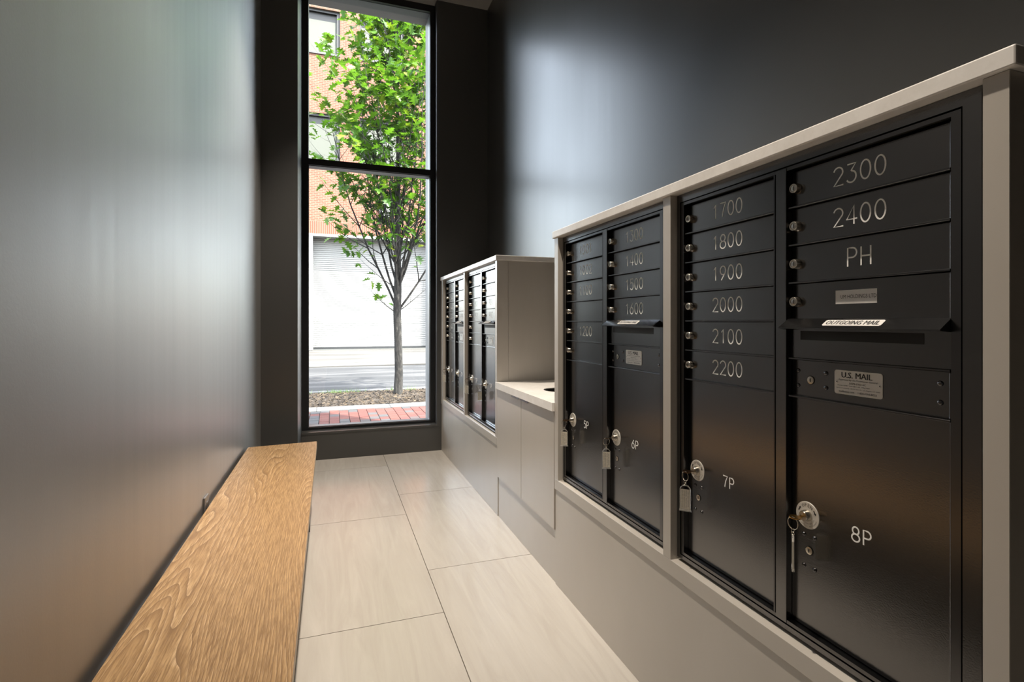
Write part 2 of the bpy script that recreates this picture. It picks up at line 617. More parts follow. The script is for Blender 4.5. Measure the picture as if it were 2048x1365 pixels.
struct(MB('wall_paint').box(X_LEFT - .2, X_RIGHT + .2, Y_FRONT - .2, Y_FRONT, -.02, Z_CEIL).build('wall_front'))
wb_ = MB('wall_paint', 'exterior_trim')
wb_.box(X_LEFT - .2, WIN_L, Y_PIER, 5.14, -.02, Z_CEIL)
wb_.box(WIN_R, X_RIGHT, Y_BACK, 5.14, -.02, Z_CEIL)
wb_.box(WIN_L, WIN_R, Y_BACK, 5.14, -.02, Z_SILL - .016)
wb_.box(X_LEFT - .2, WIN_L + .04, 5.14, Y_OUT, -.02, Z_CEIL, 1)
wb_.box(WIN_R - .045, X_RIGHT, 5.14, Y_OUT, -.02, Z_CEIL, 1)
wb_.box(WIN_L + .04, WIN_R - .045, 5.14, Y_OUT, Z_CEIL - .06, Z_CEIL, 1)
wb_.box(WIN_L + .04, WIN_R - .045, 5.14, Y_OUT, -.02, Z_SILL - .05, 1)
struct(wb_.build('wall_back'))
struct(MB('wall_paint').box(WIN_L + .001, WIN_R - .001, Y_BACK - .006, 4.999, Z_SILL - .015, Z_SILL, bev=.001).build('trim_1'), 'charcoal painted sill board along the foot of the tall window')

# window: black inner frame, silver outer caps, two panes
win = struct(empty('window_1', ((WIN_L + WIN_R) / 2, 5.0, Z_SILL)), 'tall black framed window with one transom bar')
win['category'] = 'window'
def wloc(mb, name, smooth=False):
    me = mb.mesh(name, smooth)
    me.transform(Matrix.Translation((-(WIN_L + WIN_R) / 2, -5.0, -Z_SILL)))
    return put(name, me, win)
FZ0, FZ1 = Z_SILL, Z_CEIL
ILx, IRx, IZ0, IZ1 = WIN_L + .055, WIN_R - .045, .2715, 4.2165
TZ0, TZ1 = 2.634, 2.690
wloc(MB('frame_black').ring(WIN_L, WIN_R, FZ0, FZ1, ILx, IRx, IZ0, IZ1, 5.0, 5.028), 'frame')
wloc(MB('frame_black').box(ILx, IRx, 5.0, 5.028, TZ0, TZ1), 'transom_bar')
wloc(MB('frame_silver').ring(WIN_L, WIN_R, FZ0, FZ1, ILx, IRx, IZ0, IZ1, 5.036, 5.138), 'outer_frame')
wloc(MB('frame_silver').box(ILx, IRx, 5.036, 5.138, TZ0, TZ1), 'outer_transom')
wloc(MB('frame_black').ring(ILx, IRx, IZ0, TZ0, ILx + .004, IRx - .004, IZ0 + .004, TZ0 - .004, 5.022, 5.03), 'gasket')
wloc(MB('glass').box(WIN_L + .02, WIN_R - .02, 5.029, 5.034, Z_SILL + .01, TZ0 + .02), 'pane')
wloc(MB('glass').box(WIN_L + .02, WIN_R - .02, 5.029, 5.034, TZ1 - .02, Z_CEIL - .02), 'pane')

# recessed ceiling lamps
def downlight(x, y, label, power=1.0):
    e = tag(empty('recessed_downlight', (x, y, Z_CEIL)), label, 'lamp', 'recessed ceiling downlights')
    MB('lamp_white').torus((0, 0, -.003), .055, .006, 'z').build('trim_ring', e, True)
    t = MB('lamp_lens')
    t.prism([(.046 * math.cos(a * math.pi / 12), .046 * math.sin(a * math.pi / 12)) for a in range(24)], 'z', -.0045, -.0015)
    t.build('lens', e)
    ld = bpy.data.lights.new('lamp', 'SPOT')
    ld.energy = LAMP_POWER * power
    ld.color = LAMP_COLOR
    ld.spot_size = math.radians(66)
    ld.spot_blend = .6
    ld.shadow_soft_size = .045
    lo = bpy.data.objects.new('lamp', ld)
    COL.objects.link(lo)
    lo.parent = e
    lo.location = (0, 0, -.02)
for y, lb, pw in ((1.32, 'round recessed ceiling downlight between the bench and the large mailboxes', 1.0),
              (3.55, 'round recessed ceiling downlight in front of the far mailboxes', 1.15)):
    downlight(.22, y, lb, pw)

# ------------------------------------------------------------------ bench on the left
bench = tag(empty('oak_bench', (-.296, 2.0, 0)), 'long oak plank bench on dark legs along the grey wall', 'bench')
BH, BT = .428, .046
bm_ = MB('oak', 'oak_edge')
bm_.prism([(-.5025, .35), (-.080, .35), (-.0942, 3.69), (-.5025, 3.655)], 'z', BH - BT, BH)
me = bm_.mesh('seat_plank')
bmt = bmesh.new(); bmt.from_mesh(me)
bmesh.ops.bevel(bmt, geom=[e for e in bmt.edges], offset=.0025, segments=2, affect='EDGES')
bmt.to_mesh(me); bmt.free()
me.transform(Matrix.Translation((.296, -2.0, 0)))
for p in me.polygons:
    if p.normal.x > .6 or p.normal.y > .6:
        p.material_index = 1
put('seat_plank', me, bench)
for y in (3.27, 2.0, .72):
    lg = MB('dark_steel')
    lg.box(-.13 + .296, -.122 + .296, y - 2.03, y - 1.97, 0, BH - BT - .0005)
    lg.box(-.49 + .296, -.482 + .296, y - 2.03, y - 1.97, 0, BH - BT - .0005)
    lg.box(-.482 + .296, -.13 + .296, y - 2.03, y - 1.97, .0, .008)
    lg.box(-.482 + .296, -.13 + .296, y - 2.03, y - 1.97, BH - BT - .0085, BH - BT - .0005)
    lg.build('leg', bench)

# outlet
ot = tag(empty('wall_outlet', (X_LEFT, 2.565, .41)), 'grey duplex power outlet low on the wall behind the bench', 'outlet')
MB('grey_plastic').box(0, .008, -.036, .036, -.0575, .0575, bev=.002).build('cover_plate', ot)
for dz in (-.02, .02):
    s = MB('grey_plastic', 'hole_dark')
    s.box(.0082, .0095, -.017, .017, dz - .014, dz + .014, bev=.0006, seg=1)
    s.box(.0096, .0098, -.008, -.006, dz - .002, dz + .007, 1)
    s.box(.0096, .0098, .006, .008, dz - .002, dz + .007, 1)
    s.lathe_y(0, 0, [(0, 0)])if False else None
    s.build('socket', ot)

# ------------------------------------------------------------------ mailbox cabinets
RAIL_T, RAIL_B, TOP_B, TOP_T = .4925, .445, 1.61, 1.6425
def cabinet(yl, posts, yr, label, back=1.438):
    """posts: (y_high, y_low); yl far end, yr near end. Local y = 0 at the far end."""
    e = tag(empty('mailbox_cabinet', (X_FACE, yl, 0), -math.pi / 2), label, 'cabinet')
    L = yl - yr
    D = back - X_FACE
    for a, c in posts:
        MB('laminate').box(yl - a, yl - c, 0, .075, RAIL_T, TOP_B - .0005, bev=.0008, seg=1).build('post', e)
    MB('laminate').box(0, L, 0, .075, RAIL_B, RAIL_T, bev=.0008, seg=1).build('rail', e)
    MB('laminate').box(0.0005, L - .0005, .005, .025, 0.0005, RAIL_B - .0005).build('base_panel', e)
    MB('laminate').box(0, .018, .0755, D, 0.0005, TOP_B - .0005).build('end_panel', e)
    MB('laminate').box(L - .018, L, .0755, D, 0.0005, TOP_B - .0005).build('end_panel', e)
    MB('laminate').box(.0185, L - .0185, D - .012, D, 0.0005, TOP_B - .0005).build('back_panel', e)
    return e
NEAR_YL, NEAR_YR = 2.2255, .5025
FAR_YL, FAR_YR = Y_BACK - .002, 3.12
cabinet(NEAR_YL, [(2.2255, 2.186), (1.3848, 1.3466), (.538, .5025)], NEAR_YR, 'taupe cabinet in front holding the two large black mailbox banks')
cabinet(FAR_YL, [(FAR_YL, 4.8065), (4.0015, 3.963), (3.158, 3.12)], FAR_YR, 'taupe cabinet beside the window holding two black mailbox banks')
def slab(name, x0, x1, y0, y1, z0, z1, label, cat):
    o = MB('quartz').box(x0, x1, y0, y1, z0, z1, bev=.003, seg=2).build(name)
    return tag(o, label, cat)
slab('stone_worktop', X_FACE - .009, X_RIGHT - .001, NEAR_YR - .012, NEAR_YL + .008, TOP_B, TOP_T, 'long white stone worktop capping the front mailbox cabinet', 'worktop')
slab('stone_worktop', X_FACE - .009, X_RIGHT - .001, FAR_YR - .006, FAR_YL, TOP_B, TOP_T, 'white stone worktop capping the mailbox cabinet beside the window', 'worktop')

# ---- low cabinet between them, with waste hole in its counter
VT, VB, VD = .8445, .8045, .2505
vy0, vy1 = NEAR_YL + .0005, FAR_YR - .0005
va = tag(empty('low_cabinet', (X_FACE, vy1, 0), -math.pi / 2), 'low two-door taupe cabinet between the two mailbox cabinets', 'cabinet')
VL = vy1 - vy0
VDEP = 1.438 - X_FACE
vb_ = MB('laminate', 'dark_gap')
vb_.box(.0005, .016, .021, VDEP, .0005, VB - .0008)
vb_.box(VL - .016, VL - .0005, .021, VDEP, .0005, VB - .0008)
vb_.box(.0165, VL - .0165, VDEP - .012, VDEP, .0005, VB - .0008)
vb_.box(.0165, VL - .0165, .021, .028, VD, VB - .0008, 1)
vb_.build('carcass', va)
MB('laminate').box(.0005, VL - .0005, .009, .0205, .0005, VD - .003).build('base_panel', va)
split = vy1 - 2.68
for x0, x1, hx0, hx1 in ((.002, split - .0028, split - .14, split - .018), (split + .0028, VL - .006, split + .004, split + .126)):
    d = MB('laminate').box(x0, x1, 0, .0195, VD, VB - .004, bev=.0008, seg=1).build('door', va)
    h = MB('black_trim')
    h.box(hx0, hx1, -.009, .012, VB - .0038, VB - .0018)
    h.box(hx0, hx1, -.009, -.007, VB - .011, VB - .0038)
    h.build('edge_pull', d)
# counter with a round hole
cx_, cy_, cr_ = 1.205, 2.645, .098
x0, x1, y0, y1 = X_FACE - .012, X_RIGHT - .001, vy0 + .0005, vy1 - .0005
angs = sorted([2 * math.pi * i / 56 for i in range(56)] + [math.atan2(yy - cy_, xx - cx_) % (2 * math.pi) for xx in (x0, x1) for yy in (y0, y1)])
t = MB('quartz')
inner, outer = [], []
for a in angs:
    c_, s_ = math.cos(a), math.sin(a)
    ks = []
    if c_ > 1e-9: ks.append((x1 - cx_) / c_)
    if c_ < -1e-9: ks.append((x0 - cx_) / c_)
    if s_ > 1e-9: ks.append((y1 - cy_) / s_)
    if s_ < -1e-9: ks.append((y0 - cy_) / s_)
    k = min(ks)
    inner.append((cx_ + cr_ * c_, cy_ + cr_ * s_)); outer.append((cx_ + k * c_, cy_ + k * s_))
vv = [[[t.bm.verts.new((p[0], p[1], z)) for p in ring] for ring in (inner, outer)] for z in (VB, VT)]
n = len(angs)
for i in range(n):
    j = (i + 1) % n
    t.bm.faces.new((vv[1][0][i], vv[1][1][i], vv[1][1][j], vv[1][0][j]))
    t.bm.faces.new((vv[0][0][i], vv[0][0][j], vv[0][1][j], vv[0][1][i]))
    t.bm.faces.new((vv[0][1][i], vv[0][1][j], vv[1][1][j], vv[1][1][i]))
    t.bm.faces.new((vv[0][0][i], vv[1][0][i], vv[1][0][j], vv[0][0][j]))
ct = empty('stone_counter', (cx_, cy_, VB))
me = t.mesh('slab'); me.transform(Matrix.Translation((-cx_, -cy_, -VB)))
put('slab', me, ct)
ch = MB('dark_steel')
ringp = [(math.cos(2 * math.pi * i / 40), math.sin(2 * math.pi * i / 40)) for i in range(40)]
for (ra, za), (rb, zb) in (((cr_ - .001, .036), (cr_ - .001, -.16)), ((cr_ - .001, -.16), (cr_ - .003, -.16)), ((cr_ - .003, -.16), (cr_ - .003, .036)), ((cr_ - .003, .036), (cr_ - .001, .036))):
    A = [ch.bm.verts.new((p[0] * ra, p[1] * ra, za)) for p in ringp]
    B = [ch.bm.verts.new((p[0] * rb, p[1] * rb, zb)) for p in ringp]
    for i in range(40):
        ch.bm.faces.new((A[i], A[(i + 1) % 40], B[(i + 1) % 40], B[i]))
ch.build('waste_chute', ct, True)
tag(ct, 'white stone counter with a round waste hole between the mailbox cabinets', 'counter')

# ------------------------------------------------------------------ mailbox banks
W, HT = .805, TOP_B - RAIL_T
ZB, ZT, PITCH = .0325, 1.0825, .0875
C1 = (.031, .3695)
C2 = (.4075, .746)
DY = .018      # recess of the doors
G = .0022
def door_mesh(w, h, name):
    t = MB('black_metal', 'black_trim')
    t.box(0, w - .006, DY, DY + .003, 0, h, 0)
    # rolled hinge edge
    prof = [(w - .006 + .003 + .003 * math.cos(a), DY - .001 + .004 * math.sin(a)) for a in [math.pi * k / 8 + math.pi for k in range(9)]]
    prof += [(w, DY + .003), (w - .006, DY + .003)]
    t.prism(prof, 'z', 0, h, 1)
    return t.mesh(name, True)
dw = C1[1] - C1[0] - .002
M_DOOR = door_mesh(dw, PITCH - 2 * G - .0015, 'mailbox_door')
M_PARCEL = door_mesh(dw, 6 * PITCH - 2 * G, 'parcel_door')
def lock_mesh():
    t = MB('nickel', 'hole_dark', 'steel')
    t.lathe_y(0, 0, [(.0122, DY), (.0122, DY - .003), (.0112, DY - .0045), (.0112, DY - .0125), (.0102, DY - .0138), (.0075, DY - .0138), (.0072, DY - .0128)], 0, 28)
    t.lathe_y(0, 0, [(.0072, DY - .0128), (.0062, DY - .0133), (0, DY - .0133)], 2, 24)
    t.box(-.0011, .0011, DY - .01345, DY - .0130, -.0042, .0042, 1)
    return t.mesh('lock', True)
M_LOCK = lock_mesh()
def screw_mesh():
    t = MB('black_trim')
    t.lathe_y(0, 0, [(.0052, DY), (.0049, DY - .0014), (.0036, DY - .0028), (.0018, DY - .0035), (0, DY - .0037)], 0, 14)
    return t.mesh('rivet', True)
M_RIVET = screw_mesh()
def small_lock_mesh():
    t = MB('hole_dark', 'nickel')
    t.lathe_y(0, 0, [(.0098, DY), (.0098, DY - .0012), (.0085, DY - .0015)], 0, 20)
    t.lathe_y(0, 0, [(.0085, DY - .0015), (.0066, DY - .0018), (0, DY - .0018)], 1, 20)
    t.box(-.001, .001, DY - .0021, DY - .0019, -.0042, .0042, 0)
    t.box(-.0022, .0008, DY - .0021, DY - .0019, -.0006, .0006, 0)
    return t.mesh('small_lock', True)
M_SLOCK = small_lock_mesh()
PR = .0303
def plate_mesh():
    t = MB('plate_silver')
    t.lathe_y(0, 0, [(PR, DY), (PR, DY - .0012), (PR - .0006, DY - .0018), (0, DY - .0018)], 0, 40)
    return t.mesh('lock_plate', True)
M_PLATE = plate_mesh()
def plate_text_mesh():
    t = MB('print_black')
    def curved(word, r, deg_c, step, h, flip=False):
        for i, chx in enumerate(word):
            if chx == ' ':
                continue
            k = i - (len(word) - 1) / 2
            a = math.radians(deg_c + (step * k if flip else -step * k))
            px, pz = r * math.cos(a), r * math.sin(a)
            rot = a + math.pi / 2 if flip else a - math.pi / 2
            me = font_mesh(chx, 1.0)
            zs = [v.co.z for v in me.vertices]; xs = [v.co.x for v in me.vertices]
            s = h / max(.3, (max(zs) - min(zs)))
            M = Matrix.Translation((px, DY - .0021, pz)) @ Matrix.Rotation(-rot, 4, 'Y') @ Matrix.Diagonal((s, 1, s, 1)) @ Matrix.Translation((-(max(xs) + min(xs)) / 2, 0, -(max(zs) + min(zs)) / 2))
            t.mesh_in(me, M)
    curved('OPEN', .0225, 90, 19, .0066)
    curved('KEY REMAINS IN', .0185, 270, 10.5, .0026, True)
    curved('LOCK UNTIL RETURNED', .0245, 270, 8.0, .0026, True)
    for a0, sgn in ((28, -1), (152, -1)):
        a = math.radians(a0)
        M = Matrix.Translation((.0225 * math.cos(a), DY - .0021, .0225 * math.sin(a))) @ Matrix.Rotation(-(a - math.pi / 2), 4, 'Y')
        pts = [(-.006, .0013), (.0008, .0013), (.0008, .0028), (.0058, 0), (.0008, -.0028), (.0008, -.0013), (-.006, -.0013)]
        t.bm.faces.new([t.bm.verts.new(M @ Vector((p[0], 0, p[1]))) for p in pts])
    return t.mesh('plate_lettering')
M_PTEXT = plate_text_mesh()
def cyl_lock_mesh():
    t = MB('nickel', 'hole_dark')
    y = DY - .0018
    t.lathe_y(0, 0, [(.0128, y), (.0128, y - .004), (.0115, y - .006), (.0115, y - .012), (.0102, y - .014), (.0062, y - .014), (.0058, y - .0125), (.0045, y - .0125), (.0042, y - .0135), (0, y - .0135)], 0, 28)
    t.box(-.0032, .0032, y - .0139, y - .0136, -.0008, .0008, 1)
    return t.mesh('lock_cylinder', True)
M_CLOCK = cyl_lock_mesh()
def placard_mesh():
    t = MB('plate_silver', 'hole_dark')
    w, h, r = .1032, .0505, .005
    pts = []
    for qx, qz, a0 in ((w / 2 - r, h / 2 - r, 0), (-w / 2 + r, h / 2 - r, 90), (-w / 2 + r, -h / 2 + r, 180), (w / 2 - r, -h / 2 + r, 270)):
        pts += [(qx + r * math.cos(math.radians(a0 + 22.5 * k)), qz + r * math.sin(math.radians(a0 + 22.5 * k))) for k in range(5)]
    t.prism(pts, 'y', DY - .0012, DY)
    for sx in (-1, 1):
        t.lathe_y(sx * .046, 0, [(.0028, DY - .0012), (.0026, DY - .002), (0, DY - .0024)], 0, 12)
        t.box(sx * .046 - .0004, sx * .046 + .0016, DY - .0026, DY - .0021, -.0005, .0012, 1)
    return t.mesh('placard')
M_PLACARD = placard_mesh()
def placard_text():
    t = MB('print_black')
    y = DY - .0015
    for dx in (-.0005, 0, .0005):        # heavy print: overprinted strokes
        add_text(t, 'U.S. MAIL', -.002 + dx, .0158, .0118, .066, y - abs(dx) * .02)
    add_text(t, 'Approved by the Postmaster General', 0, .0052, .0046, .084, y)
    add_text(t, 'USPS-STD-4C', 0, -.0012, .0038, .036, y)
    add_text(t, 'Model 3700   S/N 08/1105  Mfg Date', -.009, -.0070, .0030, .070, y)
    add_text(t, 'Salsbury Industries  1010 E 62nd St.  Los Angeles CA 90001', 0, -.0124, .0030, .094, y)
    add_text(t, 'mailboxes.com', -.024, -.0190, .0042, .034, y)
    add_text(t, '1-800-MAILBOX', .021, -.0190, .0042, .040, y)
    return t.mesh('placard_lettering')
M_PLTEXT = placard_text()
HX0, HX1 = C2[0] + .002, C2[1] + .003
def hood_mesh():
    t = MB('black_trim')
    # sloped lid with side cheeks, back at the shelf, nose lower and in front
    zb, zf, yb, yf = 0, -.0205, .004, -.026
    t.prism([(yb, zb), (yf, zf), (yf, zf - .0022), (yb, zb - .0022)], 'x', HX0, HX1)
    for x in (HX0, HX1 - .0015):
        t.prism([(yb, zb - .0022), (yf, zf - .0022), (yb + .010, zb - .026), (yb + .0135, zb - .0022)], 'x', x, x + .0015)
    t.prism([(yb, zb), (yb, zb - .0022), (DY - .0005, zb - .0022), (DY - .0005, zb)], 'x', HX0, HX1)
    return t.mesh('slot_hood')
M_HOOD = hood_mesh()
slope = math.atan2(.0205, .030)
def hood_label():
    t = MB('sticker', 'print_black')
    M = Matrix.Translation(((HX0 + HX1) / 2, -.011, -.01025 + .0012)) @ Matrix.Rotation(-(math.pi / 2 - slope), 4, 'X')
    b_ = MB()
    w, h = .126, .021
    c = .003
    b_.prism([(-w / 2 + c, -h / 2), (w / 2 - c, -h / 2), (w / 2, -h / 2 + c), (w / 2, h / 2 - c), (w / 2 - c, h / 2), (-w / 2 + c, h / 2), (-w / 2, h / 2 - c), (-w / 2, -h / 2 + c)], 'y', -.0002, .0003)
    t.merge(b_.bm, M)
    for dx in (-.0004, .0004):
        add_text(t, 'OUTGOING MAIL', dx, 0, .0135, .114, -.0006 + dx * .02, 1, mtx=M)
    return t.mesh('slot_sticker')
M_HLABEL = hood_label()

def frame_meshes():
    f = {}
    t = MB('black_metal')
    t.ring(.002, .795, .010, HT - .001, .0165, .7675, .0215, HT - .024, .0, .03)
    f['trim_frame'] = t.mesh('trim_frame')
    t = MB('black_trim')
    t.ring(.0195, .7645, .0245, HT - .027, C1[0], C2[1] + .0035, ZB, ZT, .0015, .03)
    f['inner_frame'] = t.mesh('inner_frame')
    t = MB('black_metal')
    t.box(.3775, C2[0], .0, .03, ZB - .0005 - .007, ZT + .007, bev=.0006, seg=1)
    f['centre_stile'] = t.mesh('centre_stile')
    t = MB('black_trim')
    t.box(C1[1] + .0005, .3738, .001, .03, ZB + .0002, ZT - .0002, bev=.0006, seg=1)
    f['hinge_stile'] = t.mesh('hinge_stile')
    t = MB('dark_gap')
    t.box(.001, .7965, .032, .05, .0015, HT - .0015)
    f['housing'] = t.mesh('housing')
    t = MB('black_trim')
    t.box(0, dw + .0015, .0045, DY + .003, -.0019, .0019, bev=.0005, seg=1)
    f['shelf'] = t.mesh('shelf')
    return f
FM = frame_meshes()
def slot_panel_mesh():
    t = MB('black_metal', 'hole_dark')
    t.box(0, dw - .001, DY - .006, DY - .002, 0, PITCH - 2 * G - .0015)
    zc = PITCH - 2 * G - .033
    t.box(.028, dw - .045, DY - .0064, DY - .0061, zc - .0085, zc + .012, 1)
    return t.mesh('slot_panel')
M_SLOTP = slot_panel_mesh()
def lockpanel_mesh():
    t = MB('black_metal', 'black_trim')
    t.box(0, dw - .006, DY, DY + .003, 0, PITCH - 2 * G - .0015)
    t.lathe_y(dw - .004, 0, [(0, 0)], 1) if False else None
    t.box(dw - .006, dw, DY - .005, DY + .003, 0, PITCH - 2 * G - .0015, 1, bev=.0015, seg=2)
    return t.mesh('master_lock_panel')
M_LOCKP = lockpanel_mesh()

def bank(y_left, label, col1, col2, parcels, name_tag=None):
    e = tag(empty('mailbox_bank', (X_BOX, y_left, RAIL_T), -math.pi / 2), label, 'mailboxes')
    for k in ('trim_frame', 'inner_frame', 'centre_stile', 'hinge_stile', 'housing'):
        put(k, FM[k], e)
    for ci, (c, rows) in enumerate(((C1, col1), (C2, col2))):
        x = c[0] + .001
        for r in range(6):
            put('shelf', FM['shelf'], e, (x - .0005, 0, ZT - PITCH * (r + 1)))
            if ci == 1 and r >= 4:
                continue
            z = ZT - PITCH * (r + 1) + G
            d = put('mailbox_door', M_DOOR, e, (x, 0, z))
            put('lock', M_LOCK, d, (.0145, 0, PITCH / 2 - G))
            if rows[r]:
                put('number_lettering', stroke_mesh(rows[r], .0385), d, (dw / 2 - .006, DY - .0002, PITCH / 2 - G + .001))
            if name_tag and ci == 1 and r == 3:
                t = MB('sticker', 'print_black')
                t.box(-.045, .045, DY - .0007, DY - .0001, -.0145, .0145, bev=.0002, seg=1)
                add_text(t, name_tag, .0055, 0.0005, .0078, .077, DY - .0009, 1)
                put('name_sticker', t.mesh('name_sticker'), d, (dw / 2 - .012, 0, PITCH / 2 - G + .006))
        if ci == 1:
            z = ZT - PITCH * 5 + G
            put('slot_panel', M_SLOTP, e, (x, 0, z))
            hd = put('slot_hood', M_HOOD, e, (0, 0, ZT - PITCH * 4 + .0045))
            put('slot_sticker', M_HLABEL, hd)
            z = ZT - PITCH * 6 + G
            lp = put('master_lock_panel', M_LOCKP, e, (x, 0, z))
            hz = PITCH / 2 - G
            put('placard', M_PLACARD, lp, (.161, 0, hz + .001))
            put('placard_lettering', M_PLTEXT, lp, (.161, 0, hz + .001))
            put('lock', M_SLOCK, lp, (.05, 0, hz - .003))
            for rx, rz in ((.0165, .016), (.0165, -.018), (.088, .016), (.088, -.016), (dw - .022, .019), (dw - .022, -.015)):
                put('rivet', M_RIVET, lp, (rx, 0, hz + rz))
        pd = put('parcel_door', M_PARCEL, e, (x, 0, ZB + G))
        pz = .789 - RAIL_T - ZB - G - .006
        put('lock_plate', M_PLATE, pd, (.042, 0, pz))
        put('plate_lettering', M_PTEXT, pd, (.042, 0, pz))
        put('lock_cylinder', M_CLOCK, pd, (.042, 0, pz))
        put('small_lock', M_SLOCK, pd, (.046, 0, pz - .079))
        for rx, rz in ((.032, -.046), (.060, -.046), (.032, -.117), (.060, -.117)):
            put('rivet', M_RIVET, pd, (rx, 0, pz + rz))
        put('parcel_lettering', stroke_mesh(parcels[ci], .030, ), pd, (.168, DY - .0002, pz + .0005))
    return e
PZ = .789 - .006
bank(2.186, 'black mailbox bank numbered 1001 to 1600 next to the low counter', ['1001', '1002', '1100', '', '1200', ''], ['1300', '1400', '1500', '1600'], ('5P', '6P'))
bank(1.3466, 'black mailbox bank nearest the viewer with PH door and name sticker', ['1700', '1800', '1900', '2000', '2100', '2200'], ['2300', '2400', 'PH', ''], ('7P', '8P'), 'UM HOLDINGS LTD')
bank(4.8065, 'black mailbox bank farthest away beside the tall window', ['200', '300', '400', '500', '600', '700'], ['701', '702', '', '800'], ('1P', '2P'))
bank(3.963, 'black mailbox bank standing just behind the low counter', ['', '', '801', '802', '', ''], ['', '900', '901', '902'], ('3P', '4P'))

# ------------------------------------------------------------------ keys hanging in the parcel locks
def key_set(y_left, col, turn, label, metal='bronze', swing=0.0):
    x = (C1, C2)[col][0] + .001 + .042
    e = tag(empty('key_set', (X_BOX, y_left, RAIL_T), -math.pi / 2), label, 'keys', 'keys left in the parcel locks')
    z = PZ - RAIL_T
    y0 = DY - .0018 - .0137
    def finish(mb, name, smooth=True):
        return mb.build(name, e, smooth)
    # key: blade into the lock, flat round bow lying level
    k = MB(metal)
    t = MB()
    t.box(-.0035, .0035, y0 - .012, y0, -.0008, .0008)
    bow = []
    for i in range(24):
        a = 2 * math.pi * i / 24
        bow.append((.0125 * math.cos(a), y0 - .022 + .0125 * math.sin(a)))
    t.prism(bow, 'z', -.0011, .0011)
    k.merge(t.bm, Matrix.Translation((x, 0, z)) @ Matrix.Rotation(turn, 4, 'Y'))
    finish(k, 'key', False)
    rx, ry, rz = x, y0 - .0285, z - .0125
    r = MB('nickel')
    r.torus((0, 0, 0), .0135, .0009, 'y' if abs(swing) < 1 else 'x')
    r.bm.verts.ensure_lookup_table()
    bmesh.ops.translate(r.bm, verts=list(r.bm.verts), vec=(rx, ry, rz))
    finish(r, 'key_ring')
    c = MB('nickel')
    c.torus((rx, ry, rz - .0165), .0042, .0008, 'x', n=14, k=6)
    c.torus((rx, ry, rz - .023), .0036, .0008, 'y', n=14, k=6)
    finish(c, 'link')
    tz = rz - .0265
    M = Matrix.Translation((rx, ry, tz)) @ Matrix.Rotation(swing, 4, 'Z')
    tagm = MB('clear_plastic')
    t = MB()
    w, h, d = .0155, .074, .0022
    # rim of clear plastic with clipped top corners
    O = [(-w, -h), (w, -h), (w, -.010), (w * .45, 0), (-w * .45, 0), (-w, -.010)]
    I = [(-w + .0022, -h + .004), (w - .0022, -h + .004), (w - .0022, -.0108), (w * .40, -.0024), (-w * .40, -.0024), (-w + .0022, -.0108)]
    for q in range(6):
        j = (q + 1) % 6
        t.prism([O[q], O[j], I[j], I[q]], 'y', -d, d)
    t.box(-w - .0012, w + .0012, -d - .0006, d + .0006, -h - .002, -h + .0018)
    tagm.merge(t.bm, M)
    tg = finish(tagm, 'key_tag', False)
    p = MB('paper', 'print_black')
    t = MB()
    t.box(-w + .0024, w - .0024, -.0011, .0011, -h + .0045, -.0125)
    p.merge(t.bm, M)
    rows_ = ['RETURN KEY TO LOCK', 'AFTER REMOVING', 'PARCEL  THANK YOU', 'DO NOT REMOVE']
    for i, s in enumerate(rows_):
        M2 = M @ Matrix.Translation((-.0085 + .0057 * i, -.0013, -h / 2 - .004)) @ Matrix.Rotation(math.pi / 2, 4, 'Y')
        add_text(p, s, 0, 0, .0028, .052 if i != 3 else .042, 0, 1, mtx=M2)
    pp = p.build('paper_insert', tg)
    return e
key_set(2.186, 0, .15, 'bronze key with clear tag in parcel lock 5P', 'bronze', 1.05)
key_set(2.186, 1, -.2, 'bronze key with clear tag in parcel lock 6P', 'bronze', 1.15)
key_set(1.3466, 0, .1, 'bronze key with clear tag facing out in parcel lock 7P', 'bronze', .75)
key_set(1.3466, 1, .05, 'golden key with tag turned edge-on in parcel lock 8P', 'brass', -.80)
key_set(4.8065, 0, .1, 'key with tag in the parcel lock nearest the window', 'bronze', 1.0)
key_set(3.963, 0, .1, 'key with tag beside the taupe post of the far cabinet', 'bronze', 1.15)
key_set(3.963, 1, .1, 'key with tag on the far cabinet next to the low counter', 'bronze', 1.3)

# ------------------------------------------------------------------ outside: pavement, bed, street
rnd = random.Random(7)
sw = struct(MB('concrete').box(-6, 10, Y_OUT + .002, 9.40, -.25, -.03).build('sidewalk'), 'concrete bed of the brick pavement outside the window')
sw['category'] = 'pavement'
pm = {}
CW, CD = .121, .166
def paver_mesh(w, d):
    key = (w, d)
    if key not in pm:
        pm[key] = MB('paver').box(-w / 2 + .003, w / 2 - .003, -d / 2 + .003, d / 2 - .003, -.06, 0, bev=.003, seg=1).mesh('paver')
    return pm[key]
ix = 0
X0P = -1.12
ncol = 12
for c in range(ncol):
    xa = X0P + c * 2 * CW
    y = 7.585
    r = 0
    while y - CD > 5.45:
        shift = (0, .035, -.02, .05)[(c * 3 + r) % 4] * 0
        for s in range(2):
            put('paver', paver_mesh(CW, CD), sw, (xa + CW * (s + .5), y - CD / 2 - (.05 if (c % 2) else 0), rnd.uniform(-.002, .002)))
        y -= CD
        r += 1
struct(MB('concrete').box(X0P, X0P + ncol * 2 * CW, Y_OUT + .003, 5.40, -.06, -.002).build('trim_2'))
ed = MB('concrete')
for i in range(9):
    ed.box(-3.2 + i * 1.0, -2.205 + i * 1.0, 7.592, 7.905, -.06, .004, bev=.004, seg=1)
struct(ed.build('trim_3'), 'pale concrete edging between brick pavement and planting bed')
bed = MB('mulch')
ny, nx = 14, 90
grid = [[bed.bm.verts.new((-4 + 11 * i / nx, 7.91 + 1.46 * j / ny, .0 + .045 * math.sin(math.pi * j / ny) + rnd.uniform(-.012, .014))) for i in range(nx + 1)] for j in range(ny + 1)]
